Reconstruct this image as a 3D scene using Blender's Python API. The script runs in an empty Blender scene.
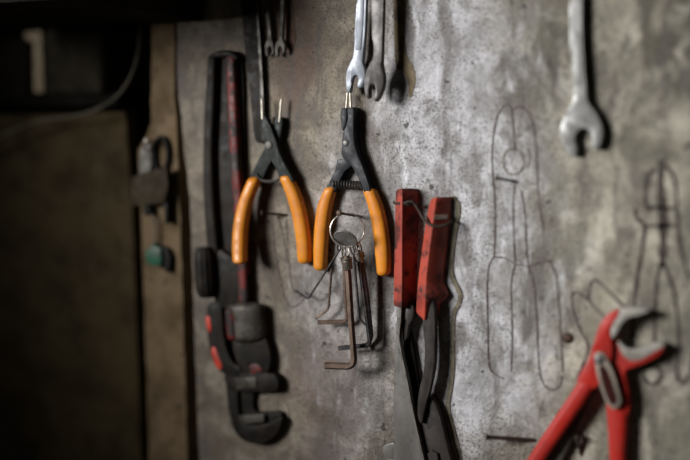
import bpy, bmesh, math, random
from mathutils import Vector, Matrix
random.seed(7)
S = bpy.context.scene
COL = S.collection
PI = math.pi

# ------------------------------------------------------------------ camera
W, H, LENS = 690, 460, 50.0
F = W * LENS / 36.0
YAW, PITCH, ROLL, DIST = math.radians(29), math.radians(6), math.radians(0.8), 0.96
TGT = Vector((0, 0, 1.5))
fwd = Vector((-math.sin(YAW) * math.cos(PITCH), math.cos(YAW) * math.cos(PITCH), -math.sin(PITCH)))
CAM = TGT - fwd * DIST
zc = -fwd
xc = Vector((0, 0, 1)).cross(zc).normalized() * -1
xc = fwd.cross(Vector((0, 0, 1))).normalized()
yc = xc.cross(fwd).normalized()
cr, sr = math.cos(ROLL), math.sin(ROLL)
xr, yr = xc * cr + yc * sr, yc * cr - xc * sr
cam = bpy.data.cameras.new('camera')
cam.lens = LENS; cam.sensor_width = 36; cam.clip_start = 0.02
co = bpy.data.objects.new('camera', cam); COL.objects.link(co)
m = Matrix((xr, yr, zc)).transposed().to_4x4(); m.translation = CAM
co.matrix_world = m
S.camera = co

def P(px, py, h=0.0):
    """point of the wall tools' layer at height h (m) in front of the wall seen at a place of the photo"""
    d = xr * ((px - W / 2) / F) + yr * ((H / 2 - py) / F) + fwd
    t = (-h - CAM.y) / d.y
    return CAM + d * t

cam.dof.use_dof = True
cam.dof.focus_distance = (P(372, 220, 0.008) - CAM).dot(fwd)
cam.dof.aperture_fstop = 1.05
cam.dof.aperture_blades = 0
MM = 0.001

# ------------------------------------------------------------------ materials
class NT:
    def __init__(s, name):
        s.m = bpy.data.materials.new(name); s.m.use_nodes = True
        s.t = s.m.node_tree; s.b = s.t.nodes['Principled BSDF']
    def n(s, typ, ins=None, **kw):
        q = s.t.nodes.new(typ)
        for k, v in kw.items(): setattr(q, k, v)
        for k, v in (ins or {}).items(): s.put(q.inputs[k], v)
        return q
    def put(s, sock, v):
        if isinstance(v, bpy.types.NodeSocket): s.t.links.new(v, sock)
        elif isinstance(v, (tuple, list)) and len(v) == 3 and sock.type == 'RGBA': sock.default_value = (*v, 1)
        else: sock.default_value = v
    def pos(s): return s.n('ShaderNodeTexCoord').outputs['Object']
    def noise(s, vec, scale, detail=4, rough=.55, dist=0):
        return s.n('ShaderNodeTexNoise', {'Vector': vec, 'Scale': scale, 'Detail': detail, 'Roughness': rough, 'Distortion': dist}).outputs['Fac']
    def ramp(s, v, a, b, lo=0., hi=1.):
        return s.n('ShaderNodeMapRange', {'Value': v, 'From Min': a, 'From Max': b, 'To Min': lo, 'To Max': hi}, interpolation_type='SMOOTHSTEP').outputs[0]
    def mix(s, f, a, b):
        q = s.n('ShaderNodeMix', data_type='RGBA')
        s.put(q.inputs[0], f); s.put(q.inputs[6], a); s.put(q.inputs[7], b)
        return q.outputs[2]
    def math(s, op, a, b=0., c=0.):
        q = s.n('ShaderNodeMath', operation=op)
        s.put(q.inputs[0], a); s.put(q.inputs[1], b); s.put(q.inputs[2], c)
        return q.outputs[0]
    def bump(s, h, strength, dist):
        s.put(s.b.inputs['Normal'], s.n('ShaderNodeBump', {'Height': h, 'Strength': strength, 'Distance': dist}).outputs[0])
    def blob(s, vec, c, r, nz, amt):
        """soft edged patch centred on point c with radii r (x, z), edge broken by noise"""
        q = s.n('ShaderNodeVectorMath', {0: vec, 1: tuple(-v for v in c)}, operation='ADD').outputs[0]
        q = s.n('ShaderNodeVectorMath', {0: q, 1: (1 / r[0], 0, 1 / r[1])}, operation='MULTIPLY').outputs[0]
        l = s.n('ShaderNodeVectorMath', {0: q}, operation='LENGTH').outputs['Value']
        l = s.math('MULTIPLY_ADD', s.math('SUBTRACT', nz, .5), amt, l)
        return s.ramp(l, .45, 1.15, 1., 0.)

def mat(name, col, rough=.5, metal=0., col2=None, scale=60, thr=(.45, .62), speck=None, sscale=350, sthr=(.62, .68), bump=.15, bscale=500, spec=.5):
    t = NT(name); v = t.pos()
    c = col
    if col2: c = t.mix(t.ramp(t.noise(v, scale, 5, .6), *thr), col, col2)
    if speck: c = t.mix(t.ramp(t.noise(v, sscale, 4, .6), *sthr), c, speck)
    t.put(t.b.inputs['Base Color'], c)
    t.b.inputs['Metallic'].default_value = metal
    t.put(t.b.inputs['Roughness'], t.ramp(t.noise(v, scale * 2, 3), .3, .7, max(.05, rough - .12), min(1, rough + .12)))
    t.b.inputs['Specular IOR Level'].default_value = spec
    if bump: t.bump(t.noise(v, bscale, 4), bump, .0006)
    return t.m

def wall_material():
    t = NT('stained concrete'); v = t.pos()
    n_big = t.noise(v, 7, 5, .6, .4); n_mid = t.noise(v, 26, 6, .62, .5); n_fine = t.noise(v, 130, 6, .7, .3)
    n_grit = t.noise(v, 400, 4, .65); n_cloud = t.noise(v, 14, 7, .65, 1.2)
    beige = t.mix(t.ramp(n_mid, .35, .68), (.105, .078, .053), (.315, .272, .21))
    olive = t.mix(t.ramp(n_mid, .36, .66), (.26, .24, .18), (.52, .49, .40))
    white = t.mix(t.ramp(n_mid, .36, .66), (.30, .292, .298), (.62, .618, .65))
    # left of the board is beige, the right olive
    x = t.n('ShaderNodeSeparateXYZ', {0: v}).outputs[0]
    xa, xb = P(420, 200).x, P(560, 200).x
    base = t.mix(t.ramp(t.math('MULTIPLY_ADD', t.math('SUBTRACT', n_big, .5), .25, x), xa, xb), beige, olive)
    sv0 = t.n('ShaderNodeVectorMath', {0: v, 1: (1, 1, .55)}, operation='MULTIPLY').outputs[0]
    # whitish patches in the middle
    c1 = P(440, 90); m1 = t.blob(v, c1, (.085, .20), n_cloud, 1.5)
    c2 = P(466, 260); m2 = t.blob(v, c2, (.10, .30), n_cloud, 1.5)
    c3 = P(352, 300); m3 = t.blob(v, c3, (.075, .20), n_cloud, 1.7)
    mk = t.math('MAXIMUM', m1, t.math('MAXIMUM', m2, t.math('MULTIPLY', m3, .55)))
    base = t.mix(t.math('MULTIPLY', mk, .92), base, white)
    # cloudy grey grime over the whitish patches
    base = t.mix(t.ramp(n_cloud, .53, .72, 0, .62), base, (.12, .108, .092))
    dk = t.blob(v, P(655, 60), (.13, .085), n_cloud, 2.2)
    base = t.mix(t.math('MULTIPLY', t.math('MULTIPLY', dk, t.ramp(t.noise(sv0, 24, 5, .62, 1.2), .43, .54, .12, 1.)), .92), base, (.06, .055, .038))
    dk2 = t.blob(v, P(547, 45), (.06, .13), n_cloud, 2.2)
    base = t.mix(t.math('MULTIPLY', t.math('MULTIPLY', dk2, t.ramp(t.noise(sv0, 30, 5, .62, 1.), .42, .56, .3, 1.)), .85), base, (.11, .098, .075))
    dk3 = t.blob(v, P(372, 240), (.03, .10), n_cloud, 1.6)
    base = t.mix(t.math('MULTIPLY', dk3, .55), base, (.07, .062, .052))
    # mottled olive grime on the bare right hand side
    mo = t.ramp(t.noise(sv0, 15, 5, .6, 1.3), .45, .56)
    rm = t.ramp(t.math('MULTIPLY_ADD', t.math('SUBTRACT', n_big, .5), .25, x), xa + .04, xb)
    base = t.mix(t.math('MULTIPLY', t.math('MULTIPLY', mo, rm), .6), base, (.13, .118, .083))
    # rust coloured stains
    rs = t.blob(v, P(293, 40), (.045, .075), n_cloud, 1.8)
    base = t.mix(t.math('MULTIPLY', rs, .6), base, (.115, .052, .034))
    rs2 = t.blob(v, P(325, 385), (.055, .08), n_cloud, 2.0)
    base = t.mix(t.math('MULTIPLY', rs2, .5), base, (.13, .078, .058))
    base = t.mix(t.ramp(t.noise(v, 9, 6, .7, 1.5), .62, .74, 0, .35), base, (.10, .05, .032))
    # vertical streaks of grime and wash
    sv = t.n('ShaderNodeVectorMath', {0: v, 1: (1, 1, .3)}, operation='MULTIPLY').outputs[0]
    st = t.noise(sv, 42, 6, .62, .8)
    base = t.mix(t.ramp(st, .47, .66, 0, .7), base, (.10, .085, .075))
    st2 = t.noise(sv, 60, 5, .6, .6)
    base = t.mix(t.math('MULTIPLY', t.ramp(st2, .55, .72, 0, .75), mk), base, (.78, .79, .82))
    base = t.mix(t.ramp(t.noise(v, 75, 6, .68, .6), .50, .72, 0, .65), base, (.075, .066, .054))
    # soot and oil specks, pits
    sp = t.ramp(n_fine, .54, .66)
    dens = t.ramp(n_big, .38, .62, .35, 1.)
    base = t.mix(t.math('MULTIPLY', t.math('MULTIPLY', sp, dens), .72), base, (.03, .026, .022))
    base = t.mix(t.math('MULTIPLY', t.ramp(n_grit, .49, .62, 0, .75), t.ramp(n_cloud, .38, .6, .25, 1.)), base, (.055, .047, .038))
    base = t.mix(t.ramp(t.noise(v, 70, 2, .5), .68, .72, 0, .85), base, (.025, .022, .018))
    t.put(t.b.inputs['Base Color'], base)
    t.put(t.b.inputs['Roughness'], t.ramp(n_mid, .3, .7, .62, .9))
    hgt = t.math('ADD', t.math('MULTIPLY', n_fine, .6), t.math('ADD', t.math('MULTIPLY', n_grit, .3), n_mid))
    t.bump(hgt, .7, .003)
    return t.m

M = {}
M['wall'] = wall_material()
M['board'] = mat('weathered board', (.165, .115, .064), .85, 0, (.10, .068, .036), 22, (.4, .65), (.04, .03, .02), 160, (.6, .7), .4, 240, spec=0.2)
M['panel'] = mat('grimy panel', (.062, .045, .021), .9, 0, (.036, .026, .013), 24, (.38, .66), (.10, .082, .05), 130, (.62, .72), .4, 160, spec=0.12)
M['nearblack'] = mat('recess shade black', (.016, .014, .011), .95, 0, (.010, .009, .007), 15, spec=0.08)  # near-black colour stands in for the shade of the upper left recess
M['box'] = mat('dark brown board', (.034, .028, .018), .8, 0, (.02, .017, .012), 40, spec=0.1)
M['lip'] = mat('pale lit edge', (.62, .50, .34), .75, 0, (.36, .27, .17), 110, (.45, .6), (.14, .10, .06), 300)  # beige edge, its pale colour standing in for light on it
M['cable'] = mat('dusty cable rubber', (.085, .074, .052), .75, 0, (.05, .044, .03), 40, spec=0.2)
M['black'] = mat('blackened steel', (.011, .012, .015), .52, .1, (.017, .019, .023), 70, (.45, .65), (.15, .145, .14), 520, (.66, .72), .2, 600, spec=0.25)
M['blackgreen'] = mat('dark oiled steel', (.011, .014, .0125), .55, .1, (.018, .022, .02), 70, spec=0.2)
M['orange'] = mat('orange dipped grip', (.66, .235, .018), .42, 0, (.54, .175, .014), 60, (.45, .7), (.07, .03, .012), 300, (.67, .72), .12, 300, spec=0.35)
M['steel'] = mat('worn steel', (.16, .155, .15), .45, .5, (.09, .085, .08), 80, (.45, .65), (.11, .09, .075), 400, (.64, .7), .15)
M['pin'] = mat('bright steel pin', (.55, .50, .42), .4, .6)
M['chrome'] = mat('satin chrome', (.20, .215, .245), .5, .35, (.165, .178, .205), 30, (.4, .7), bump=0)
M['chrome2'] = mat('worn chrome', (.25, .25, .24), .5, .3, (.15, .145, .135), 45, (.48, .62), (.12, .105, .09), 160, (.6, .7), .05)
M['darksteel'] = mat('tarnished steel', (.045, .039, .036), .5, .25, (.032, .027, .025), 30, (.42, .65), (.05, .04, .032), 300, (.6, .68), .06)
M['rust'] = mat('rusty brown steel', (.17, .115, .085), .5, .45, (.105, .07, .052), 120, (.42, .65), (.26, .20, .16), 420, (.64, .7), .25)
M['keydark'] = mat('dark hex steel', (.075, .073, .078), .38, .6, (.12, .11, .105), 120, (.5, .66), spec=0.35)
M['discsteel'] = mat('dull disc metal', (.20, .19, .18), .5, .3, (.13, .12, .11), 120)
M['armsteel'] = mat('dark brown steel', (.045, .037, .033), .55, .15, (.025, .021, .019), 60, (.4, .62), spec=.25)
M['wire'] = mat('dull wire', (.33, .29, .25), .42, .8, (.16, .13, .11), 160)
M['ring'] = mat('bright ring wire', (.80, .76, .69), .34, .75, (.5, .46, .40), 160)
M['tiewire'] = mat('dirty dark wire', (.035, .026, .02), .7, 0, (.06, .045, .035), 160, spec=.2)
M['nail'] = mat('rusty nail', (.05, .037, .03), .6, .4, (.09, .055, .04), 160, spec=0.15)
M['red'] = mat('dirty red grip', (.38, .062, .038), .48, 0, (.22, .036, .025), 38, (.42, .66), (.035, .016, .013), 70, (.52, .68), .2, 260, spec=0.35)
M['redgreasyshade'] = mat('greasy shaded red grip', (.33, .058, .04), .5, 0, (.06, .019, .016), 30, (.44, .6), (.03, .014, .012), 70, (.5, .66), .2, 260, spec=0.3)  # greasy copy of the red, darkened to match the handle's unlit right face
M['redpaint'] = mat('red dipped paint', (.43, .019, .012), .5, 0, (.33, .014, .009), 35, (.45, .66), (.14, .02, .014), 200, (.66, .72), .12, 200, spec=0.4)
M['redworn'] = mat('worn red enamel', (.13, .013, .009), .55, 0, (.024, .014, .012), 60, (.42, .55), (.03, .025, .02), 200, (.56, .64), .2, spec=0.3)
M['redbright'] = mat('bright red enamel', (.58, .035, .012), .5, 0, (.2, .02, .010), 90, (.45, .6))
M['castiron'] = mat('greasy cast iron', (.013, .011, .009), .6, .1, (.026, .019, .014), 60, (.45, .65), spec=0.16)
M['grime'] = mat('greyed metal', (.15, .14, .122), .6, .2, (.085, .076, .062), 60)
M['jawgrey'] = mat('bare grey jaw steel', (.33, .315, .28), .55, .2, (.22, .205, .175), 60)
M['slotgrey'] = mat('bare worn joint steel', (.29, .25, .20), .55, .15, (.20, .16, .13), 60)
M['slotdark'] = mat('dark red brown slot', (.035, .009, .008), .8, 0, spec=.08)
M['collar'] = mat('scuffed greasy collar', (.085, .075, .062), .5, .2, (.03, .024, .02), 50, (.42, .6), spec=0.3)
M['thinsteel'] = mat('dim thin steel', (.10, .092, .08), .5, .3, (.05, .044, .036), 60, spec=0.3)
M['snip'] = mat('grey blade steel', (.185, .175, .165), .5, .3, (.12, .11, .10), 50, (.42, .66), (.06, .05, .042), 140, (.62, .7), .2)
M['paint_dark'] = mat('brown drawn line', (.06, .04, .036), .85, 0, (.18, .155, .14), 210, (.48, .68))
M['paint_deep'] = mat('dark brown drawn line', (.035, .026, .022), .85, 0, (.10, .085, .07), 150, (.5, .7))
M['paint_faint'] = mat('faint drawn line', (.115, .10, .085), .9, 0, (.20, .18, .15), 130, (.4, .62))
M['paint_olive'] = mat('olive painted line', (.16, .14, .095), .85, 0, (.10, .085, .06), 90, (.45, .65), (.04, .035, .025), 260)
M['paint_rust'] = mat('brown red painted mark', (.085, .04, .028), .9, 0, (.13, .085, .06), 60, (.45, .6))
M['paint_tan'] = mat('tan painted mark', (.17, .13, .075), .9, 0, (.10, .08, .055), 70, (.45, .6))
M['label'] = mat('pale sticker', (.80, .72, .62), .6, 0, (.55, .45, .38), 150)
M['tag'] = mat('brown leather', (.04, .03, .017), .75, 0, (.028, .021, .012), 60, spec=0.15)
M['green'] = mat('green plastic', (.006, .085, .042), .5, 0, (.005, .04, .02), 90)
M['rubber'] = mat('black rubber', (.018, .017, .015), .55, spec=0.12)

# ------------------------------------------------------------------ objects
BASE = {}
def thing(name, label, cat, loc, group=None):
    o = bpy.data.objects.new(name, None); COL.objects.link(o)
    o.empty_display_size = .01
    o.location = loc; o['label'] = label; o['category'] = cat
    if group: o['group'] = group
    BASE[o] = Vector(loc)
    return o
def tag(o, label, cat, group=None):
    o['label'] = label; o['category'] = cat
    if group: o['group'] = group
    return o
def link(name, bm, material, parent=None, label=None, sharp=38, centre=True):
    bmesh.ops.recalc_face_normals(bm, faces=bm.faces)
    me = bpy.data.meshes.new(name)
    off = BASE[parent] if parent else None
    o = bpy.data.objects.new(name, me); COL.objects.link(o)
    if parent:
        o.parent = parent; BASE[o] = off
        bmesh.ops.translate(bm, vec=-off, verts=bm.verts)
    else:
        c = sum((v.co for v in bm.verts), Vector()) / max(1, len(bm.verts)) if centre else Vector()
        bmesh.ops.translate(bm, vec=-c, verts=bm.verts)
        o.location = c; BASE[o] = c
    bm.to_mesh(me); bm.free()
    for p in me.polygons: p.use_smooth = len(p.vertices) <= 4 or sharp > 90
    me.set_sharp_from_angle(angle=math.radians(sharp))
    me.materials.append(M[material])
    if label: o['label'] = label
    return o
def struct(name, bm, material, parent=None):
    o = link(name, bm, material, parent, centre=False)
    if not parent: o['kind'] = 'structure'
    return o

def crom(pts, n=5, closed=False):
    """Catmull-Rom through tuples of any length"""
    k = len(pts); out = []
    if k < 3: n = max(n, 2)
    rng = range(k) if closed else range(k - 1)
    for i in rng:
        g = (lambda j: pts[j % k]) if closed else (lambda j: pts[min(max(j, 0), k - 1)])
        a, b, c, d = g(i - 1), g(i), g(i + 1), g(i + 2)
        for s in range(n):
            t = s / n
            out.append(tuple(.5 * (2 * q + (r - p) * t + (2 * p - 5 * q + 4 * r - u) * t * t + (3 * q - p - 3 * r + u) * t ** 3) for p, q, r, u in zip(a, b, c, d)))
    if not closed: out.append(tuple(pts[-1]))
    return out

def plate(bm, px, hb, hf, bevel=.0009, smooth=3):
    """plate lying parallel to the wall from height hb to hf, its front outline given at hf"""
    pts = crom(px, smooth, True) if smooth > 1 else px
    vs = [bm.verts.new(P(x, y, hf)) for x, y in pts]
    f = bm.faces.new(vs)
    r = bmesh.ops.extrude_face_region(bm, geom=[f])
    nv = [g for g in r['geom'] if isinstance(g, bmesh.types.BMVert)]
    for v in nv: v.co.y = -hb
    if bevel:
        rim = [e for e in bm.edges if e.verts[0] in vs and e.verts[1] in vs and any(fc is f or True for fc in e.link_faces)]
        rim = [e for e in rim if len(e.link_faces) == 2]
        bmesh.ops.bevel(bm, geom=rim, offset=bevel, segments=2, profile=.5, affect='EDGES', clamp_overlap=True)
    return bm
def loft(bm, secs, cap=True):
    rings = [[bm.verts.new(p) for p in s] for s in secs]
    n = len(rings[0])
    for a, b in zip(rings, rings[1:]):
        for i in range(n):
            bm.faces.new((a[i], a[(i + 1) % n], b[(i + 1) % n], b[i]))
    if cap:
        bm.faces.new(rings[0]); bm.faces.new(rings[-1])
    return bm
def ribbon(bm, rows, depth, h, n=18, ex=2.6, steps=5, round_ends=True):
    """rounded bar: rows of (left px, left py, right px, right py) seen at mid height h, depth = thickness (m) or (start, end)"""
    rows = crom(rows, steps)
    d0, d1 = depth if isinstance(depth, tuple) else (depth, depth)
    h0, h1 = h if isinstance(h, tuple) else (h, h)
    secs = []
    K = len(rows)
    for i, (lx, ly, rx, ry) in enumerate(rows):
        u = i / (K - 1); d = d0 + (d1 - d0) * u; hh = h0 + (h1 - h0) * u
        L, R = P(lx, ly, hh), P(rx, ry, hh)
        secs.append((L, R, d))
    def ring(L, R, d, s=1., shift=Vector()):
        c = (L + R) / 2; w = (R - L) / 2; o = []
        for k in range(n):
            a = 2 * PI * k / n; ca, sa = math.cos(a), math.sin(a)
            x = math.copysign(abs(ca) ** (2 / ex), ca); y = math.copysign(abs(sa) ** (2 / ex), sa)
            o.append(c + shift + (w * x + Vector((0, -1, 0)) * (d / 2) * y) * s)
        return o
    rs = [ring(*s) for s in secs]
    if round_ends:
        for end in (0, 1):
            a, b = (secs[0], secs[1]) if end == 0 else (secs[-1], secs[-2])
            dv = ((a[0] + a[1]) - (b[0] + b[1])).normalized(); rad = min((a[1] - a[0]).length / 2, a[2] / 2) * .7
            caps = [ring(*a, s=math.cos(t), shift=dv * rad * math.sin(t)) for t in (.5, .95, 1.3)]
            rs = (caps[::-1] + rs) if end == 0 else (rs + caps)
    return loft(bm, rs)
def tube(bm, pts, rad, n=10, closed=False, twist=0.):
    pts = [Vector(p) for p in pts]; K = len(pts)
    rads = rad if isinstance(rad, (list, tuple)) else [rad] * K
    tg = []
    for i in range(K):
        a = pts[(i - 1) % K] if closed or i > 0 else pts[i]
        b = pts[(i + 1) % K] if closed or i < K - 1 else pts[i]
        tg.append((b - a).normalized())
    up = Vector((0, -1, 0))
    if abs(tg[0].dot(up)) > .9: up = Vector((0, 0, 1))
    nrm = (up - tg[0] * up.dot(tg[0])).normalized()
    secs = []
    for i in range(K):
        nrm = (nrm - tg[i] * nrm.dot(tg[i])).normalized(); bi = tg[i].cross(nrm)
        secs.append([pts[i] + (nrm * math.cos(2 * PI * k / n + twist) + bi * math.sin(2 * PI * k / n + twist)) * rads[i] for k in range(n)])
    if closed:
        secs.append(secs[0])
        rings = [[bm.verts.new(p) for p in s] for s in secs[:-1]]
        for j in range(K):
            a, b = rings[j], rings[(j + 1) % K]
            best = 0
            if j == K - 1:
                best = min(range(n), key=lambda s: sum((a[k].co - b[(k + s) % n].co).length for k in range(n)))
            for k in range(n):
                bm.faces.new((a[k], a[(k + 1) % n], b[(k + 1 + best) % n], b[(k + best) % n]))
        return bm
    return loft(bm, secs)
def path3(pts, n=6):
    """pts of (px, py, h) -> smooth 3-D path"""
    return [P(*q) for q in crom(pts, n)]
def disc(bm, c, axis, r, t, n=28, dome=0., hole=0.):
    axis = axis.normalized()
    u = axis.orthogonal().normalized(); w = axis.cross(u)
    circ = lambda rr, z: [c + (u * math.cos(2 * PI * k / n) + w * math.sin(2 * PI * k / n)) * rr + axis * z for k in range(n)]
    b = min(r * .12, t * .3)
    prof = [(r, 0), (r, t - b), (r - b, t)]
    if dome: prof += [(r * .7, t + dome * .6), (r * .35, t + dome * .93), (r * .05, t + dome)]
    if hole: 
        secs = [circ(rr, z) for rr, z in [(hole, 0)] + prof[:3] + [(hole, t), (hole, 0)]]
        return loft(bm, secs, cap=False)
    return loft(bm, [circ(rr, z) for rr, z in prof])
def helix(bm, a, b, r, turns, wire, n=6):
    d = (b - a); ax = d.normalized(); u = ax.orthogonal().normalized(); w = ax.cross(u)
    N = int(turns * 14)
    pts = [a + d * (i / N) + (u * math.cos(2 * PI * turns * i / N) + w * math.sin(2 * PI * turns * i / N)) * r for i in range(N + 1)]
    return tube(bm, pts, wire, n)
OUT = Vector((0, -1, 0))
new = bmesh.new
def px_m(px, py, h=0.): return (P(px + 1, py, h) - P(px, py, h)).length

# ------------------------------------------------------------------ the setting
def slab(px, h_front, h_back, smooth=1, bevel=.002):
    bm = new()
    vs = [bm.verts.new(P(x, y, h_front)) for x, y in px]
    f = bm.faces.new(vs)
    r = bmesh.ops.extrude_face_region(bm, geom=[f])
    for g in r['geom']:
        if isinstance(g, bmesh.types.BMVert): g.co.y = -h_back
    return bm
def edge_x(pts, rag=.6, step=9):
    o = []
    for (x0, y0), (x1, y1) in zip(pts, pts[1:]):
        k = max(1, int(abs(y1 - y0) / step))
        for i in range(k): o.append((x0 + (x1 - x0) * i / k + random.uniform(-rag, rag), y0 + (y1 - y0) * i / k))
    return o + [pts[-1]]
wall_edge = edge_x([(176.5, -160), (177.5, 84), (180.5, 110), (190, 200), (199, 460), (206, 640)])
wall = struct('wall_back', slab(wall_edge + [(1150, 640), (1150, -160)], 0, -.06), 'wall')
le = edge_x([(152, -160), (151.5, 60), (151, 122), (146, 136), (138, 150), (141.5, 211), (149.5, 460), (155, 640)])
re = edge_x([(176, -160), (174, 84), (175.5, 110), (179.5, 200), (187.5, 460), (193, 640)])
struct('trim_1', slab(le + re[::-1], -.004, -.05), 'board')
# grimy panel left of the board
pe = edge_x([(125, 112), (132, 211), (141, 460), (147, 640)], .4)
struct('wall_left', slab([(-520, 132), (-200, 120), (60, 114)] + pe + [(-520, 640)], -.03, -.05), 'panel')
bm = new()
a, b = P(-650, 700, -.30), P(1250, -200, -.30)
x0, x1, z0, z1 = a.x, P(300, 100).x, .6, 2.3
for q in [((x0, .30, z0), (x1, .30, z0), (x1, .30, z1), (x0, .30, z1))]:
    f = bm.faces.new([bm.verts.new(v) for v in q])
    r = bmesh.ops.extrude_face_region(bm, geom=[f])
    for g in r['geom']:
        if isinstance(g, bmesh.types.BMVert): g.co.y += .05
struct('wall_recess', bm, 'nearblack')

# drawn outlines on the wall: thin coats of paint, parts of the wall
def stroke(name, lines, width, material, label=None, n=4, lift=.00035, taper=.35):
    bm = new()
    for ln in lines:
        pts = crom(ln, n)
        ps = [P(x, y, lift) for x, y in pts]
        K = len(ps); prev = None
        for i in range(K):
            t = (ps[min(i + 1, K - 1)] - ps[max(i - 1, 0)])
            if t.length < 1e-7: continue
            s = Vector((t.z, 0, -t.x)).normalized()
            wv = width * (1 + random.uniform(-taper, taper)) / 2
            cur = (ps[i] - s * wv, ps[i] + s * wv)
            cur = tuple(bm.verts.new(c) for c in cur)
            if prev: bm.faces.new((prev[0], prev[1], cur[1], cur[0]))
            prev = cur
    return link(name, bm, material, wall, label)
BASE[wall] = wall.location.copy()
stroke('drawn_outline', [
    [(493, 180), (492, 150), (495, 125), (500, 111), (507, 104), (511, 108), (513, 122), (514, 140), (515, 150)],
    [(512, 110), (519, 106), (527, 111), (533, 125), (536, 145), (537, 165), (538, 190), (541, 215), (543, 232)],
    [(493, 178), (495, 205), (495, 235), (494, 257)],
    [(514, 186), (513, 208), (514, 240), (515, 263)], [(521, 190), (525, 215), (526, 240), (528, 265)],
    [(494, 257), (505, 258), (515, 264), (528, 266), (540, 263), (552, 260)],
    [(494, 257), (489, 266), (487, 290), (488, 330), (489, 365), (495, 374), (504, 379)],
    [(515, 264), (511, 285), (512, 320), (512, 350), (511, 372)],
    [(528, 266), (534, 285), (537, 320), (538, 350), (540, 374), (545, 386), (553, 390), (560, 386), (562, 376)],
    [(550, 261), (556, 276), (559, 305), (561, 340), (563, 372)]], .0015, 'paint_dark', 'dark hand-drawn outline of long cutters around the upper nail')
stroke('drawn_outline', [[(507, 150), (503, 160), (507, 172), (517, 174), (524, 165), (521, 153), (513, 149), (507, 150)], [(528, 148), (530, 158), (527, 168)]], .0022, 'paint_faint')
stroke('drawn_outline', [
    [(655, 168), (648, 178), (645, 194), (646, 207), (651, 211)], [(661, 166), (668, 168), (675, 182), (677, 208), (679, 238), (684, 262), (690, 280)],
    [(646, 207), (660, 208), (677, 208)], [(635, 209), (637, 217), (645, 225), (660, 226), (677, 225)], [(645, 225), (642, 250), (637, 280), (634, 310), (632, 350)],
    [(661, 262), (657, 280), (655, 310), (655, 342)], [(663, 262), (672, 285), (677, 312), (679, 342), (677, 372), (683, 384), (690, 372), (697, 340)],
    [(643, 372), (648, 366), (657, 367), (662, 375), (656, 384), (647, 382), (643, 374)]], .0030, 'paint_deep', 'blurred dark outline of pliers at the right edge')
stroke('drawn_outline', [[(661, 160), (661, 190), (663, 222), (663, 250), (662, 268)]], .0065, 'paint_deep')
stroke('drawn_outline', [[(607, 322), (592, 304), (579, 293), (572, 295), (573, 308), (580, 330), (588, 346), (583, 364), (577, 380)],
                         [(588, 300), (590, 285), (594, 280), (601, 284), (626, 309)]], .0021, 'paint_dark', 'faint outline around the red slip-joint pliers')
stroke('drawn_outline', [[(272, 215), (275, 250), (280, 278), (284, 296), (291, 307), (300, 303), (306, 296)], [(286, 220), (289, 262), (292, 287), (302, 297)],
                         [(278, 216), (284, 240), (287, 262)]], .0013, 'paint_dark', 'thin outline between the left orange pliers and the hex keys')
stroke('drawn_outline', [[(452, 196), (458, 205), (456, 225), (452, 250), (451, 270), (454, 282), (460, 294), (458, 304), (453, 316), (452, 345), (452, 375), (448, 400), (448, 412), (453, 432), (458, 452), (464, 480)]],
       .0042, 'paint_olive', 'olive painted outline beside the red handled snips', 5)
stroke('drawn_outline', [[(455, 197), (460.5, 206), (458.5, 226), (454.5, 250), (453.5, 270), (456.5, 281), (462.5, 294), (460.5, 305), (455.5, 317), (454.5, 345), (454.5, 375), (450.5, 400), (450.5, 411), (455.5, 431), (460.5, 451), (466.5, 480)]], .0011, 'paint_dark')
stroke('drawn_outline', [[(362, 92), (362, 125), (364, 140), (371, 160), (380, 185), (390, 210), (396, 240), (397, 270)]], .0016, 'paint_olive')
stroke('drawn_outline', [[(256, 401), (264, 400), (276, 398), (286, 403), (289, 412), (286, 424), (281, 430)]], .0018, 'paint_olive', 'outline of the pipe wrench jaw')
bm = new()
for poly in [[(406, -40), (405, 30), (407, 56), (413, 66), (415.5, 80), (412, 95), (409, 97), (408, 84), (402, 70), (395, 60), (394, -40)]]:
    f = bm.faces.new([bm.verts.new(P(x, y, .0004)) for x, y in crom(poly, 3, True)])
link('painted_silhouette', bm, 'paint_tan', wall, 'tan painted wrench shape beside the hanging wrenches')
bm = new()
f = bm.faces.new([bm.verts.new(P(x, y, .0004)) for x, y in crom([(282, -40), (291, -40), (293, 15), (296, 34), (293, 50), (288, 50), (286, 30), (284, 10)], 3, True)])
link('painted_silhouette', bm, 'paint_rust', wall, 'brown-red painted shape beside the small wrenches')

# ------------------------------------------------------------------ nails
NG = 'nails driven into the concrete'
def nail(px_base, px_head, label, rad=.0013, material='nail', head=.0030, hh=None):
    b = P(*px_base, 0)
    best = None
    for i in range(1, 130):                 # the length that reaches the seen head
        L = i * .001; p = P(*px_head, L)
        e = abs(p.x - b.x)
        if best is None or e < best[0]: best = (e, L, p)
    _, L, tip = best
    if hh: tip = P(*px_head, hh)
    t = thing('nail', label, 'nail', b, NG)
    bm = new(); ax = (tip - b).normalized()
    tube(bm, [b - ax * .004, b + ax * .001, tip], [rad, rad, rad], 10); link('shank', bm, material, t)
    bm = new(); disc(bm, tip - ax * .0004, ax, head, .0014, 14, dome=.0004); link('head', bm, material, t)
    return t, b, tip
nail((517, 182), (497, 178), 'long dark nail inside the upper half of the drawn cutters outline', .0011, head=.0024, hh=.014)
nail((533, 440), (487, 437), 'long rusty nail near the bottom edge, left of the red pliers', .0019, hh=.020)
nail((287, 215), (262, 213), 'dark nail between the handles of the blurred left orange pliers', .0013, hh=.016)
_, NB, NTIP = nail((358, 216), (339, 213), 'nail carrying the wire ring of hex keys', .0013)
nail((581, 452), (577, 437), 'short dark nail between the handles of the red slip-joint pliers', .0020, hh=.008)
t = thing('screw', 'small rusty screw head set in the concrete left of the red pliers', 'screw', P(569, 337, 0))
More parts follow.
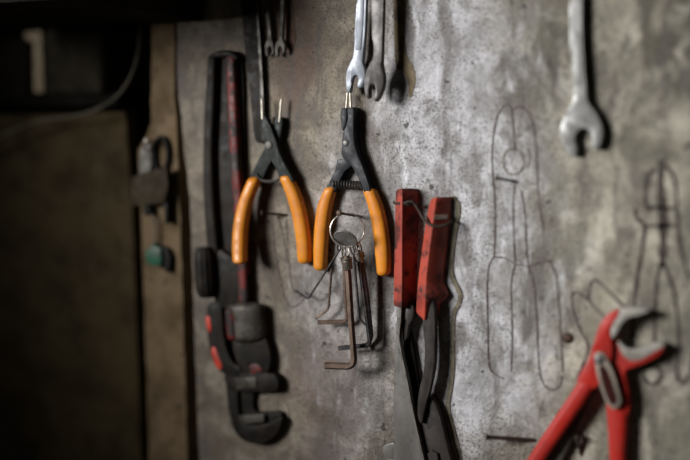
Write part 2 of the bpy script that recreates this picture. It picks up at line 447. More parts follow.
bm = new(); disc(bm, P(569, 337, -.004), OUT, .0052, .0055, 20, dome=.0008); link('head', bm, 'nail', t)

# ------------------------------------------------------------------ orange circlip pliers
OG = 'orange handled circlip pliers'
def pin(bm, a, b, r): tube(bm, path3([a, tuple((u + v) / 2 for u, v in zip(a, b)), b], 4), r, 10)

t = thing('circlip_pliers', 'sharply seen orange-handled circlip pliers with coil spring, above the hex key ring', 'pliers', P(346, 145, 0), OG)
hf = .0125
bm = new(); plate(bm, [(353.5, 108.5), (347.2, 108.5), (347.5, 118), (345.5, 126), (342.5, 134), (341.7, 147), (341, 154), (345, 161), (351, 166), (356.5, 175), (361, 184), (364.5, 193), (371, 194), (367.5, 182), (361.5, 165), (356, 150), (354, 140), (353.6, 122)], .001, hf)
link('jaw_lever', bm, 'black', t)
bm = new(); plate(bm, [(346.2, 108.5), (341, 109), (340.5, 118), (341.5, 127), (343, 131), (345, 127), (346.6, 119)], .001, hf - .0015)
link('jaw_nose', bm, 'black', t)
bm = new(); plate(bm, [(349, 159), (337.5, 159.5), (336.5, 164), (334, 172), (329, 183), (325.5, 192), (332, 194), (337, 187), (341, 178), (345, 171), (351, 166)], .001, hf - .0025)
link('jaw_lever', bm, 'black', t)
bm = new(); disc(bm, P(346, 143, hf - .001), OUT, .0036, .0016, 24, dome=.0006); link('pivot_bolt', bm, 'steel', t)
for a, b in (((347.6, 93, .008), (346.2, 109, .009)), ((350.2, 93, .008), (350.8, 109, .009))):
    bm = new(); pin(bm, a, b, .00105); link('tip', bm, 'pin', t)
bm = new(); helix(bm, P(334, 184, .0075), P(362, 185.5, .0075), .0040, 10, .0007); link('spring', bm, 'darksteel', t)
bm = new(); ribbon(bm, [(325.2, 190, 336.2, 190.5), (318.8, 205, 331.5, 208), (315.7, 225, 328.7, 228), (314.5, 247, 327.3, 248), (314.8, 266, 326.3, 267)], .0125, .0066); link('grip', bm, 'orange', t)
bm = new(); ribbon(bm, [(364.3, 191.5, 376.8, 191.5), (368.6, 205, 382.6, 206), (372.3, 221, 386.5, 222), (375, 242, 389.3, 242), (376.3, 258, 390.2, 257), (377.6, 272, 390, 271)], .0125, .0066); link('grip', bm, 'orange', t)

t = thing('circlip_pliers', 'blurred orange-handled circlip pliers with crossed open jaws, left of the sharp pair', 'pliers', P(268, 145, 0), OG)
bm = new(); plate(bm, [(261, 116), (265.5, 117), (271, 129), (275.5, 140), (279, 152), (286, 167), (293, 181), (281.5, 183), (276.5, 170), (270, 157), (264.5, 145), (262, 132)], .0065, .0135)
link('jaw_lever', bm, 'blackgreen', t)
bm = new(); plate(bm, [(282, 119), (274.5, 119), (272, 131), (265, 147), (258, 161), (248.5, 182), (259.5, 184), (266, 170), (273, 156), (279, 141)], .001, .0085)
link('jaw_lever', bm, 'blackgreen', t)
bm = new(); disc(bm, P(269.5, 145, .0125), OUT, .0042, .0022, 24, dome=.0006); link('pivot_bolt', bm, 'grime', t)
for a, b in (((261.8, 99, .012), (262.6, 119, .013)), ((281.5, 99, .008), (279.5, 122, .008))):
    bm = new(); pin(bm, a, b, .00125); link('tip', bm, 'pin', t)
bm = new(); tube(bm, path3([(256, 174, .009), (260, 179.5, .012), (268, 181.5, .012), (277, 180.5, .012), (283, 176, .012)]), .0016, 8); link('spring', bm, 'darksteel', t)
bm = new(); ribbon(bm, [(248.8, 180, 259.8, 182), (240.6, 200, 251.6, 204), (235.3, 222, 247.4, 226), (233.5, 245, 246.2, 246), (234.2, 260, 246, 260)], .013, (.013, .0255)); link('grip', bm, 'orange', t)
bm = new(); ribbon(bm, [(281.3, 179.5, 292.8, 177.5), (288, 197, 301, 195), (293.2, 216, 306.3, 214), (297.2, 240, 310.2, 239), (298.8, 260, 311, 259.5)], .0125, (.009, .0066)); link('grip', bm, 'orange', t)

# ------------------------------------------------------------------ ring of hex keys
tx = Vector((math.cos(YAW), math.sin(YAW), 0)); tz = Vector((0, 0, 1))
s_ = px_m(347, 230, .028) ; 
RC = P(347.3, 230.2, .027); RR = 17.0 * (CAM - RC).dot(-fwd) / F
ring_pt = lambda a: RC + (tx * math.cos(a) + tz * math.sin(a)) * RR
bm = new(); tube(bm, [ring_pt(2 * PI * k / 56) + (-fwd) * (.0011 * math.sin(PI * k / 56)) for k in range(56)], .00072, 8, True)
tag(link('key_ring', bm, 'ring'), 'thin bright wire ring hanging on a nail and holding the hex keys', 'ring')
t = None
bm = new()
maj = (P(356, 242.5, .030) - P(335.5, 234, .030)); 
n0 = -fwd; mn = maj.normalized(); pr = n0.cross(mn).normalized()
axis = (n0 * math.cos(.9) - pr * math.sin(.9)).normalized()
disc(bm, P(345.6, 238.5, .031), axis, maj.length / 2, .0012, 32)
tag(link('metal_disc', bm, 'discsteel'), 'dull round metal disc threaded on the hex key ring', 'disc')

HG = 'hex keys on the wire ring'
def hexkey(label, pts, rad, material, coil=None, eye=None, wirem='wire', n=6, bend=7):
    """pts (px, py, h): shank top -> elbow -> short end, elbow rounded"""
    A = [P(*q) for q in pts]
    t = thing('hex_key', label, 'hex key', A[0], HG)
    p3 = []
    for i, p in enumerate(A):
        if i in (0, len(A) - 1): p3.append(p); continue
        a, b = A[i - 1], A[i + 1]
        va, vb = (a - p), (b - p)
        ang = va.angle(vb)
        R = min(rad * 2.6, va.length * .45, vb.length * .45) if ang < 2.6 else min(va.length, vb.length) * .3
        s, e = p + va.normalized() * R, p + vb.normalized() * R
        for k in range(bend + 1):
            u = k / bend
            p3.append(s * (1 - u) ** 2 + p * 2 * u * (1 - u) + e * u * u)
    bm = new(); tube(bm, p3, rad, n, twist=PI / 6); link('hex_bar', bm, material, t, sharp=25)
    d = (A[1] - A[0]).normalized()
    bm = new()
    if coil: helix(bm, A[0] + d * .0012, A[0] + d * coil, rad * 1.22, max(2, coil / .0021), .0010)
    if eye:
        e = Vector(eye); c = (A[0] + e) / 2
        ax = (e - A[0]); w = ax.normalized().cross(fwd).normalized()
        k = 22
        tube(bm, [c + ax * .56 * math.cos(2 * PI * j / k) + w * max(.0016, rad * .8) * math.sin(2 * PI * j / k) for j in range(k)], .0007, 6, True)
    if coil or eye: link('wire_loop', bm, wirem, t)
    return t
hexkey('largest hex key, rusty brown, hanging lowest in front of the bunch', [(346.6, 256, .030), (348.6, 280, .029), (351, 320, .027), (354.6, 366.5, .024), (325, 365.5, .030)], .0036, 'rust', .013, ring_pt(-1.62), bend=9)
hexkey('dark blue-grey hex key on the right, short end crossing behind the largest', [(357.6, 250, .022), (362.5, 285, .019), (370.3, 345, .014), (339, 348.2, .016)], .0025, 'keydark', .012, ring_pt(-1.0))
hexkey('thin hex key swung out left with its bent end turned up', [(339.5, 250, .025), (308.3, 298.8, .012), (296, 290.5, .008)], .0011, 'keydark', None, ring_pt(-2.1))
hexkey('slim hex key hanging to a short end pointing down left', [(338.5, 251, .022), (332, 262, .019), (328.5, 309, .010), (315.5, 318.5, .012)], .0014, 'rust', None, ring_pt(-2.0))
hexkey('medium brown hex key half hidden behind the largest, short end left', [(344, 257, .020), (345.2, 290, .016), (347.5, 321.5, .010), (318, 322.3, .014)], .0023, 'rust', .006, ring_pt(-1.75))
hexkey('small dark hex key at the back with a short end pointing right', [(353.5, 254, .017), (356.6, 286, .012), (359.3, 319, .007), (366.5, 325.5, .004)], .0014, 'keydark', None, ring_pt(-1.3))
hexkey('long black hex key at the right of the bunch against the wall', [(360.5, 251, .014), (367, 290, .010), (372, 338, .006), (366, 347, .004)], .0021, 'keydark', .006, ring_pt(-.85))

# ------------------------------------------------------------------ open end wrenches
WG = 'open end wrenches hanging from the top'
def wrench(label, poly, hb, hf, material, top, topr, panel=None, group=WG, shank=None):
    c = P(*top, hf)
    t = thing('wrench', label, 'wrench', P(poly[0][0], 0, 0), group)
    bm = new(); plate(bm, poly, hb, hf, .0012); sh = link('shank', bm, material, t)
    rm = topr
    bm = new(); disc(bm, Vector((c.x, -hb + .0008, c.z)), OUT, rm, hf - hb + .0016, 28, hole=rm * .6); link('ring_end', bm, material, t)
    if panel:
        bm = new(); plate(bm, panel, hf - .0002, hf + .0006, .0003, 1); link('raised_panel', bm, material, sh)
    b = Vector((c.x, 0, c.z + rm * .6 - .0016))
    bm = new(); tube(bm, [b + Vector((0, .004, 0)), b, b + OUT * (hf + .008)], .0014, 10); link('hanging_peg', bm, 'nail', wall)
    return t
w1 = [(358, -60), (357.5, -10), (355, 25), (353, 53), (350, 62), (346.5, 70), (345.2, 80), (346.3, 90), (349.5, 92.5), (351, 85), (352.5, 78), (355.8, 75.2), (358, 78.5), (356.8, 84), (357.5, 87.5), (361.5, 87), (364.6, 79), (364.6, 70), (362.3, 62), (363, 55), (365, 25), (366, -10), (366.5, -60)]
wrench('bright chrome open-end wrench above the sharp orange pliers', w1, .0095, .0145, 'chrome', (362, -68), .012, [(359.5, -50), (359, -10), (356.5, 25), (355.2, 50), (360.5, 50), (362.6, 25), (364, -10), (364.6, -50)])
w2 = [(370.5, -60), (371, -10), (372, 30), (372.8, 55), (368, 66), (363.8, 78), (364, 91), (366.5, 98), (369, 97), (369.2, 89), (371, 84.5), (374.3, 85.5), (374.8, 92), (373.3, 98), (375, 101.5), (379, 97), (383, 86), (383.5, 76), (381.5, 66), (381.5, 55), (383, 0), (384, -60)]
wrench('dark tarnished open-end wrench right of the chrome one', w2, .0165, .0225, 'darksteel', (377, -70), .0145)
w3 = [(569.5, -60), (569.5, -10), (569, 30), (571, 60), (573.5, 85), (572, 100), (565, 114), (560, 127), (561, 142), (568, 153), (575, 156), (576.5, 148), (574.5, 140), (577, 132), (583, 128.5), (589, 131), (592, 139), (592, 147), (597, 149), (601.5, 141), (602, 128), (596, 113), (588, 102), (585.5, 85), (583.5, 60), (582, 30), (582, -10), (582, -60)]
wrench('large blurred worn chrome wrench hanging alone at upper right', w3, .0002, .009, 'chrome2', (576, -74), .017, [(571.3, 31), (573, 60), (575.6, 84), (583.3, 84), (581.5, 60), (580, 31)])
for lab, poly, top, hh in (
    ('small thin wrench, left of the two slim ones at the top', [(264, -40), (265, 0), (267.5, 36), (266, 41), (264.5, 48), (266, 56), (268.3, 55), (268, 49), (270, 46), (271.5, 50), (271, 56), (273.5, 53), (274, 46), (272, 40), (271, 35), (268.5, 0), (267.5, -40)], (265.6, -44), .006),
    ('small thin wrench, right of the two slim ones at the top', [(280.5, -40), (280.2, 0), (279, 36), (276, 42), (274.5, 48), (275.3, 55), (278, 56), (278, 50), (279.7, 46.5), (282, 49), (282, 54), (284.5, 52), (285, 45), (283, 40), (282.5, 35), (284, 0), (284.5, -40)], (282.4, -44), .008)):
    wrench(lab, poly, hh - .003, hh, 'thinsteel', top, .008)

# ------------------------------------------------------------------ long dark flat bar behind the left pliers
t = thing('flat_bar', 'long dark flat steel bar hanging from the top behind the left orange pliers', 'steel bar', P(252, 0, 0))
bm = new(); plate(bm, [(241, -60), (241, 0), (245, 50), (250, 95), (253, 125), (255, 140), (260, 143), (264, 138), (263.5, 100), (261, 50), (258, 0), (257, -60)], .0005, .0055); bl = link('blade', bm, 'castiron', t)
bm = new(); plate(bm, [(254.5, -60), (255.5, 0), (258.5, 50), (261, 100), (262, 137), (263.7, 137), (263.3, 100), (260.8, 50), (257.8, 0), (256.8, -60)], .0054, .0064, .0002); link('light_edge', bm, 'thinsteel', bl, 'pale ground edge')

# ------------------------------------------------------------------ pipe wrench
t = thing('pipe_wrench', 'big greasy pipe wrench with worn red handle hanging jaw down', 'pipe wrench', P(226, 250, 0))
bm = new()
plate(bm, [(211, 62), (215, 54), (224, 51.5), (235, 52.5), (241, 58), (243, 75), (244, 120), (246, 200), (249, 262), (250, 310), (232, 310), (220, 300), (211, 262), (206, 200), (205.5, 150), (208, 100)], .0001, .004, .0015)
link('handle_web', bm, 'castiron', t)
bm = new(); ribbon(bm, [(210.5, 58, 218, 60), (207.5, 100, 217, 100), (205.5, 150, 215, 150), (206, 200, 216.5, 200), (210, 255, 221, 255)], .012, .0065, ex=4, round_ends=True); link('handle_rail', bm, 'castiron', t)
bm = new(); ribbon(bm, [(228.5, 58, 237, 58), (230, 100, 239, 100), (232, 150, 241, 150), (235.5, 200, 244.5, 200), (239, 255, 248.5, 255), (241, 304, 250, 304)], .012, .0065, ex=4); link('handle_rail', bm, 'redworn', t, 'worn red handle rail')
bm = new(); ribbon(bm, [(211, 60, 214, 54), (222, 58, 222, 50.5), (232, 58, 233, 51), (237, 61, 241, 57)], .012, .0065, ex=3); link('hanging_end', bm, 'castiron', t)
# knurled adjusting nut
bm = new()
c0, c1 = P(205, 247, .013), P(208, 297, .013)
axn = c1 - c0; u = Vector((0, -1, 0)); w = axn.normalized().cross(u)
secs = []
for k in range(13):
    f_ = k / 12; rr = .0125 * (1 - .35 * (2 * f_ - 1) ** 4)
    secs.append([c0 + axn * f_ + (u * math.cos(2 * PI * j / 32) + w * math.sin(2 * PI * j / 32)) * (rr + (.0006 if j % 2 else -.0003)) for j in range(32)])
loft(bm, secs); link('knurled_nut', bm, 'castiron', t)
bm = new(); plate(bm, [(216, 252), (230, 256), (244, 262), (247, 285), (246, 306), (232, 311), (222, 308), (214, 300)], .001, .0115, .002); link('jaw_housing', bm, 'castiron', t)
bm = new(); ribbon(bm, [(227.5, 308, 264, 307), (228, 322, 265, 320), (230, 338, 266, 336)], .017, .0088, ex=2.3, steps=4); cl = link('collar', bm, 'collar', t, 'scuffed grey collar')
bm = new(); ribbon(bm, [(227.2, 311, 238.5, 311), (228, 322, 240, 322), (229.5, 336, 241, 336)], .017, .0098, ex=2.6, steps=4); link('paint_patch', bm, 'redworn', cl, 'worn red paint on the collar')
bm = new(); plate(bm, [(206, 308), (214, 302), (221, 306), (222.5, 325), (225, 345), (232, 362), (240, 368), (240, 377), (226, 376), (215, 366), (208, 345)], .001, .0120, .0022); jf = link('jaw_frame', bm, 'castiron', t)
bm = new(); plate(bm, [(232, 338), (240, 341), (252, 338), (262, 336), (267, 342), (270.5, 358), (268, 372), (262, 377), (241, 376), (236, 362), (233, 350)], .001, .0105, .002); tb = link('threaded_block', bm, 'castiron', t)
bm = new(); plate(bm, [(220, 300), (236, 300), (240, 345), (244, 372), (230, 372), (222, 345)], .0001, .0035, .0008); link('frame_web', bm, 'castiron', t)
bm = new(); plate(bm, [(205.5, 318), (209.5, 317), (211, 330), (208.3, 332)], .008, .0127, .0008); link('paint_patch', bm, 'redbright', jf, 'bright red paint')
bm = new(); plate(bm, [(211, 350), (215, 348), (221.5, 364), (221, 370), (215.5, 366)], .008, .0127, .0008); link('paint_patch', bm, 'redbright', jf, 'bright red paint')
bm = new(); plate(bm, [(240, 330), (250, 326), (256, 338), (250, 344), (243, 340)], .008, .0113, .0008); link('paint_patch', bm, 'redworn', tb, 'worn red paint')
bm = new(); plate(bm, [(249, 366), (257, 364), (262, 372), (252, 375)], .008, .0113, .0008); link('paint_patch', bm, 'redworn', tb, 'worn red paint')
bm = new(); plate(bm, [(224, 368), (226, 390), (229, 412), (232, 427), (239, 438), (250, 443.5), (262, 444), (274, 437), (280.5, 426), (281.5, 413), (270, 412), (258, 412.5), (253.5, 408), (253, 400), (254, 392), (254, 372), (240, 368)], .0001, .0062, .0015, 2); hj = link('hook_jaw', bm, 'castiron', t)
bm = new(); plate(bm, [(224, 370), (226, 390), (229, 412), (232, 427), (239, 438), (250, 443.5), (262, 444), (274, 437), (280.5, 426), (281, 417), (266, 424), (248, 425), (240, 418), (237.5, 400), (236, 372)], .005, .0108, .0018, 2); link('hook_rib', bm, 'castiron', hj)
bm = new(); plate(bm, [(228, 374), (254, 373), (273, 374), (278, 382), (276, 391), (262, 392), (230, 391)], .001, .0115, .0015, 2); link('heel_jaw', bm, 'castiron', t)
bm = new(); plate(bm, [(238.5, 415.5), (264, 414.5), (264, 422), (239, 425)], .008, .0110, .0006, 1); link('tooth_block', bm, 'collar', hj, 'lighter toothed jaw block')
bm = new(); plate(bm, [(234, 378), (256, 377), (256, 388), (236, 389)], .009, .0121, .0006, 1); link('tooth_block', bm, 'collar', hj, 'lighter toothed jaw block')

# ------------------------------------------------------------------ red handled snips
t = thing('tin_snips', 'grey steel snips with two faceted red handles pointing up', 'snips', P(420, 300, 0))
def grip(rows, f=.64, drop=.016, material='red', name='grip'):
    """rows: left edge px, crease px, right edge px with y, and the crease height"""
    bm = new(); secs = []
    for (lx, ly, cx, cy, rx, ry, hc) in crom(rows, 4):
        hc = hc * f; L, C, R = P(lx, ly, hc - .009), P(cx, cy, hc), P(rx, ry, max(.0012, hc - drop))
        def lerp(a, b, u): return a + (b - a) * u
        Cl, Cr = lerp(C, L, .16), lerp(C, R, .10)
        C2 = (C * 2 + Cl + Cr) / 4
        Rb = Vector((R.x - .001, -.0001, R.z)); Lb = Vector((L.x + .002, -.0001, L.z))
        secs.append([lerp(L, Lb, .2), lerp(L, C, .08), Cl, C2, Cr, lerp(R, C, .10), lerp(R, Rb, .3), Rb, Lb])
    # closed, slightly rounded ends
    for end in (0, -1):
        s = secs[end]; nb = secs[1 if end == 0 else -2]
        c = sum(s, Vector()) / len(s); c2 = sum(nb, Vector()) / len(nb); d = (c - c2).normalized()
        k = [c + (p - c) * .86 + d * .0022 for p in s]
        if end == 0: secs = [k] + secs
        else: secs = secs + [k]
    loft(bm, secs); return link(name, bm, material, t, sharp=30)
grip([(395.3, 192, 402, 190.5, 418.5, 191, .024), (394.6, 215, 401.8, 214, 418.8, 214, .026), (394, 250, 401.8, 250, 417.5, 250, .027), (393.3, 280, 401.8, 281, 416.8, 281, .027), (393, 304, 401.5, 306, 416, 303, .026)], .84, .0215, 'redgreasyshade')
gr = grip([(430, 201, 435.5, 199.5, 453, 199, .028), (425.8, 220, 433, 221, 450, 220, .031), (421.5, 250, 429, 251, 446.5, 249, .032), (418.5, 272, 426.5, 273, 444, 271, .032), (417.4, 282, 425.8, 283, 443.2, 282, .032), (416.8, 290, 425.5, 291, 446.5, 291, .034), (416.2, 297, 425.2, 299, 447.5, 296, .034), (415.9, 303, 424.9, 307, 441.5, 304, .031), (415.6, 310.5, 424.5, 319, 438, 315, .029)])
bm = new()
q = [P(434.6, 215.2, .0192), P(447, 214.3, .0065), P(446.6, 218.6, .0065), P(433.8, 219.6, .0192)]
vs = [bm.verts.new(p + Vector((.0006, -.0012, 0))) for p in q]; f = bm.faces.new(vs)
r = bmesh.ops.extrude_face_region(bm, geom=[f]); bmesh.ops.translate(bm, verts=[g for g in r['geom'] if isinstance(g, bmesh.types.BMVert)], vec=(0, .003, 0))
link('sticker', bm, 'label', gr, 'small pale sticker strip')
bm = new(); plate(bm, [(396.5, 296), (402, 296), (400.6, 318), (399.7, 336), (402.5, 355), (406.8, 375), (413, 408), (420, 440), (428, 475), (438, 510), (432, 535), (410, 540), (398, 505), (393.5, 470), (394.2, 442), (393.7, 395), (395, 350), (396.5, 320)], .011, .016, .0012); ba = link('blade_arm', bm, 'snip', t)
bm = new(); plate(bm, [(401, 320), (399.3, 336), (402, 355), (406.3, 375), (412.5, 408), (419.5, 440), (427.5, 475), (425.5, 475), (417.5, 440), (410.5, 408), (404.5, 375), (400.3, 355), (398, 336), (399.8, 320)], .0155, .0165, .0002); link('light_edge', bm, 'grime', ba, 'strip painting in the edge highlight')  # thin strip standing in for the highlight along the blade edge
bm = new(); plate(bm, [(395, 444), (389, 443.5), (383.5, 446.5), (382.5, 452), (386, 457.5), (395, 459)], .0105, .0145, .001); link('stop_lug', bm, 'snip', t)
bm = new(); plate(bm, [(402.5, 306), (413, 306), (412.5, 318), (408.5, 326), (406.5, 338), (403, 341), (401.5, 325)], .004, .012, .001); link('catch', bm, 'darksteel', t)
bm = new(); plate(bm, [(402, 322), (409, 330), (413, 352), (417.5, 380), (420.5, 405), (423, 445), (416, 425), (411, 400), (405.5, 372), (402, 345)], .0001, .0062, .001); link('blade_arm', bm, 'castiron', t)  # dark plate serves as lower arm and as the shadow between the arms
bm = new(); plate(bm, [(422.5, 300), (433.5, 300), (434.5, 330), (434.5, 362), (430.5, 385), (425.5, 405), (421.5, 424), (417, 414), (418.5, 392), (423, 372), (424.3, 350), (423, 325)], .0085, .0155, .0014); link('blade_arm', bm, 'armsteel', t)
bm = new(); plate(bm, [(417, 404), (428, 396), (436, 405), (441, 422), (446, 442), (452, 470), (448, 520), (432, 545), (420, 510), (424, 470), (421, 440), (417, 420)], .0001, .0105, .0014); link('blade_arm', bm, 'armsteel', t)
bm = new(); disc(bm, P(434, 456, .0104), OUT, .0062, .003, 6); link('pivot_bolt', bm, 'darksteel', t, 'hexagonal pivot bolt')
# wire tie around the two handles
bm = new()
tube(bm, path3([(399, 203.3, 0.0175), (404, 203.2, 0.0183), (411, 201.3, 0.0170), (415, 204.5, 0.0148), (419.5, 212, 0.0148), (423.5, 219, 0.0173), (428, 223.5, 0.0205), (432, 225.6, 0.0221), (438, 226.3, 0.0205), (444, 225.5, 0.0180), (449.5, 223, 0.0130), (451, 221, 0.0066)], 5), .0013, 8)
tube(bm, path3([(394.4, 202.5, 0.0066), (394.2, 203.2, 0.0104), (396.5, 203.6, 0.0141), (399.5, 203.2, 0.0178), (404, 203.3, 0.0181), (410, 205, 0.0149), (418.2, 204, 0.0076)], 5), .0013, 8)
tag(link('wire_tie', bm, 'tiewire'), 'dark thin wire tied around the tops of the red snips handles', 'wire')

# ------------------------------------------------------------------ red slip joint pliers
t = thing('slip_joint_pliers', 'red slip-joint pliers with open grey jaws at lower right', 'pliers', P(605, 360, 0))
bm = new(); plate(bm, [(619.5, 310), (610, 312.5), (602, 321), (597, 332), (593, 346), (588, 360), (581, 372), (577, 384), (590, 390), (600, 384), (608, 372), (612, 355), (611.5, 342), (610, 333), (612, 325), (617, 318)], 0.0106, 0.0178, .002); link('lever', bm, 'redpaint', t)
bm = new(); plate(bm, [(619, 310.5), (630, 308.5), (641, 308.5), (649, 310.5), (640, 315), (629, 317.5), (621.5, 324), (616, 334), (611.5, 339), (610.5, 332), (612.5, 323.5)], 0.0086, 0.0168, .0016); link('jaw', bm, 'jawgrey', t, 'bare grey upper jaw')
bm = new(); plate(bm, [(609, 338), (617, 342), (622, 351), (631, 357.5), (643, 356.5), (655, 350), (664.5, 346), (658, 355.5), (646, 362.5), (634, 367), (625, 372), (627, 388), (628, 414), (611, 416), (605, 392), (600, 366)], 0.0040, 0.0129, .002); link('lever', bm, 'redpaint', t)
bm = new(); plate(bm, [(617.5, 340.5), (623, 345.5), (630, 349.5), (640, 348.5), (650, 345), (660, 343), (664, 346), (653, 352.5), (642, 359), (632, 361), (622.5, 355)], 0.0040, 0.0135, .0012); link('jaw', bm, 'jawgrey', t, 'bare grey lower jaw')
# slotted joint plate
slot_o = [(593.5, 359), (597, 352.5), (603, 353), (607, 358), (614, 376), (620.5, 398), (619, 406), (613, 409.5), (606.5, 404), (600, 386)]
bm = new(); plate(bm, slot_o, .0145, .0198, .0012); sl = link('slot_plate', bm, 'slotgrey', t, 'worn bare slotted joint plate')
bm = new(); plate(bm, [(599, 367), (604, 366), (609, 374), (614.5, 390), (617, 401), (613, 405.5), (608, 400), (602.5, 384)], .0191, .0203, 0); link('slot', bm, 'slotdark', sl, 'dark slot')
bm = new(); disc(bm, P(599, 359.5, .0194), OUT, .0042, .0018, 24, dome=.0008); link('pivot_bolt', bm, 'steel', t)
bm = new(); ribbon(bm, [(579, 381, 594, 387), (568, 398, 584, 404), (547, 429, 561, 438), (527, 460, 545, 462), (506, 492, 525, 497), (497, 506, 514, 512)], (.011, .012), .0135, ex=2.8); link('grip', bm, 'redpaint', t)
bm = new(); ribbon(bm, [(592, 384, 601, 390), (571, 413, 583, 421), (551, 446, 566, 455), (532, 478, 548, 486)], .008, .0041, ex=3.5); link('lever_core', bm, 'grime', t, 'bare grey inside of the left handle')
bm = new(); ribbon(bm, [(606.5, 402, 629, 400), (608.5, 430, 628, 430), (610, 460, 626.5, 460), (610, 495, 627, 495), (609, 512, 626, 512)], .012, .0085, ex=2.8); link('grip', bm, 'redpaint', t)

# ------------------------------------------------------------------ things on the narrow board
BG = 'small things hanging on the narrow board'
hb = -.004
t = thing('nail', 'nail with a shiny round head on the narrow dark board', 'nail', P(149, 141, hb), NG)
bm = new(); tube(bm, [P(149, 141, hb - .004), P(149, 141, hb), P(147, 140.5, .014)], .0014, 10); link('shank', bm, 'nail', t)
bm = new(); disc(bm, P(147, 140.5, .0135), OUT, .0032, .0012, 18, dome=.0018); link('head', bm, 'pin', t, 'shiny domed head')
t = thing('snap_hook', 'dull pale metal clip hanging below the shiny nail head', 'clip', P(146, 160, hb), BG)
bm = new(); plate(bm, [(142, 146), (150, 145), (151, 158), (149, 174), (140, 174), (139.5, 158)], hb + .001, .003, .0008); link('clip_body', bm, 'grime', t)
bm = new(); tube(bm, path3([(146, 152, .004), (143.5, 146, .006), (147, 140, .007), (150.5, 146, .006), (148, 152, .004)]), .001, 8); link('clip_loop', bm, 'wire', t)
bm = new(); tube(bm, [P(161 + 7 * math.cos(a), 154 + 17 * math.sin(a), hb + .004) for a in [2 * PI * k / 40 for k in range(40)]], .0024, 8, True)
tag(link('key_ring', bm, 'rubber'), 'dark oval ring hanging beside the pale metal clip', 'ring', BG)
t = thing('leather_tag', 'brown leather tag hanging below the pale clip on the board', 'tag', P(150, 185, hb), BG)
bm = new(); plate(bm, [(131, 177), (148, 171), (166, 167), (168, 186), (164, 203), (148, 205), (131, 206)], .006, .010, .0012, 1); link('leather_body', bm, 'tag', t)
bm = new(); plate(bm, [(163.5, 196), (167, 196), (167, 223), (164.5, 224)], -.003, .007, .0006, 1); link('strap', bm, 'rubber', t, 'thin dark strap')
t = thing('rubber_fob', 'small black round fob under the brown leather tag', 'fob', P(151, 210, hb), BG)
bm = new(); disc(bm, P(151.5, 210, hb), OUT, .0062, .008, 22, dome=.002); link('fob_body', bm, 'rubber', t)
bm = new(); tube(bm, path3([(152, 214, .003), (154.5, 221, .002), (156, 228, .001), (155.5, 238, .001), (155, 248, .003)]), .0017, 8); link('chain', bm, 'wire', t, 'pale chain')
t = thing('plastic_tag', 'green plastic key tag with black backing low on the narrow board', 'tag', P(155, 255, hb), BG)
bm = new(); plate(bm, [(146, 250), (150, 248), (153, 243), (156, 247), (160, 249), (161, 263), (155, 266), (146, 262)], -.001, .007, .001, 2); link('tag_face', bm, 'green', t)
bm = new(); plate(bm, [(157, 247), (166, 248), (170, 258), (168, 273), (164, 270), (158, 265)], hb, .003, .001, 2); link('tag_back', bm, 'rubber', t, 'black backing')

# ------------------------------------------------------------------ dark recess upper left
t = thing('wooden_box', 'dark board box with a pale upright edge painted as lit in the upper left corner', 'box', P(70, 95, -.10))
ZB = P(70, 93, -.05).z
def boxpx(x0, y0, x1, hf, hb, z0=None, z1=None, bev=.002):
    bm = new(); a, b = P(x0, y0, hf), P(x1, y0, hf)
    z0 = ZB if z0 is None else z0; z1 = a.z if z1 is None else z1
    bmesh.ops.create_cube(bm, size=1, matrix=Matrix.Translation(((a.x + b.x) / 2, -(hf + hb) / 2, (z0 + z1) / 2)) @ Matrix.Diagonal((b.x - a.x, hf - hb, z1 - z0, 1)))
    bmesh.ops.bevel(bm, geom=bm.edges[:], offset=bev, segments=2, affect='EDGES')
    return bm
link('box_body', boxpx(41, 31, 101, -.05, -.295), 'box', t)
bm = new(); plate(bm, [(24, 33), (35, 31), (40.5, 31), (43, 92), (34.5, 92), (33.5, 42), (26, 39)], -.0495, -.046, .0008, 1); link('edge_strip', bm, 'lip', t, 'pale upright edge painted as lit')
t2 = thing('wooden_crate', 'dark box at the left edge beside the pale upright strip', 'box', P(10, 95, -.10))
link('crate_body', boxpx(-60, 38, 28, -.075, -.295), 'box', t2)
link('bottom_batten', boxpx(-60, 88, 28, -.066, -.0755, ZB, ZB + .006, .001), 'box', t2)
def board(name, x0, x1, z0, z1, y0, y1, label):
    bm = new()
    bmesh.ops.create_cube(bm, size=1, matrix=Matrix.Translation(((x0 + x1) / 2, (y0 + y1) / 2, (z0 + z1) / 2)) @ Matrix.Diagonal((x1 - x0, y1 - y0, z1 - z0, 1)))
    bmesh.ops.bevel(bm, geom=bm.edges[:], offset=.002, segments=2, affect='EDGES')
    return tag(link(name, bm, 'nearblack'), label, 'shelf')
zb = ZB
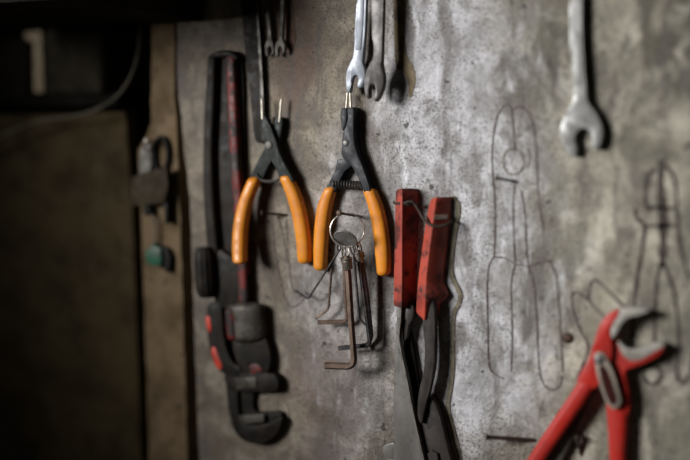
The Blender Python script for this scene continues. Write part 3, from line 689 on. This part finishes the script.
board('ledge_board', P(-260, 94, -.07).x, P(121, 94, -.07).x, zb - .016, zb, .062, .301, 'black ledge under the boxes behind the drooping cable')
zt = P(70, 26, -.05).z
board('shelf_board', P(-260, 94, -.07).x, P(119, 94, -.07).x, zt, zt + .045, .03, .301, 'near-black shelf board along the top left above the boxes')
ca, cb = P(38, 60, -.046), P(66, -3, .205)  # added cabinet, placed to cast shade on the upper left wall
tag(link('shade_cabinet', (lambda b: (bmesh.ops.create_cube(b, size=1, matrix=Matrix.Translation(((ca.x + cb.x) / 2, -.105, cb.z + .20)) @ Matrix.Diagonal((cb.x - ca.x, .20, .40, 1))), bmesh.ops.bevel(b, geom=b.edges[:], offset=.002, segments=2, affect='EDGES'), b)[-1])(new()), 'nearblack'),
    'black cabinet added along the top left edge to shade the wall', 'cabinet')
bm = new(); tube(bm, path3([(140, -30, -.03), (141, 20, -.02), (137, 60, -.005), (123, 90, .0), (102, 107, .0), (76, 116, .0), (40, 121, .0), (0, 137, .0), (-40, 158, .0), (-110, 170, -.005)], 8), .0021, 10)
tag(link('cable', bm, 'cable'), 'thin dusty cable drooping across the dark upper left corner', 'cable')

# ------------------------------------------------------------------ light
def window_light(loc, aim, watts, sx, sy, spread, col):
    l = bpy.data.lights.new('window_light', 'AREA'); l.energy = watts; l.shape = 'RECTANGLE'; l.size = sx; l.size_y = sy
    l.spread = math.radians(spread); l.color = col
    o = bpy.data.objects.new('window_light', l); COL.objects.link(o)
    o.location = loc; o.rotation_euler = (Vector(aim) - Vector(loc)).to_track_quat('-Z', 'Y').to_euler()
    return o
aim = P(548, 185)
window_light(aim + Vector((-1.08, -1.22, .33)), aim, 2.75, .50, .50, 42, (1., .99, .98))
w = bpy.data.worlds.new('dim workshop'); S.world = w; w.use_nodes = True
w.node_tree.nodes['Background'].inputs[0].default_value = (1., .90, .74, 1)
w.node_tree.nodes['Background'].inputs[1].default_value = .02
S.view_settings.view_transform = 'Standard'; S.view_settings.look = 'None'
S.view_settings.exposure = 0; S.view_settings.gamma = 1; S.view_settings.use_curve_mapping = False
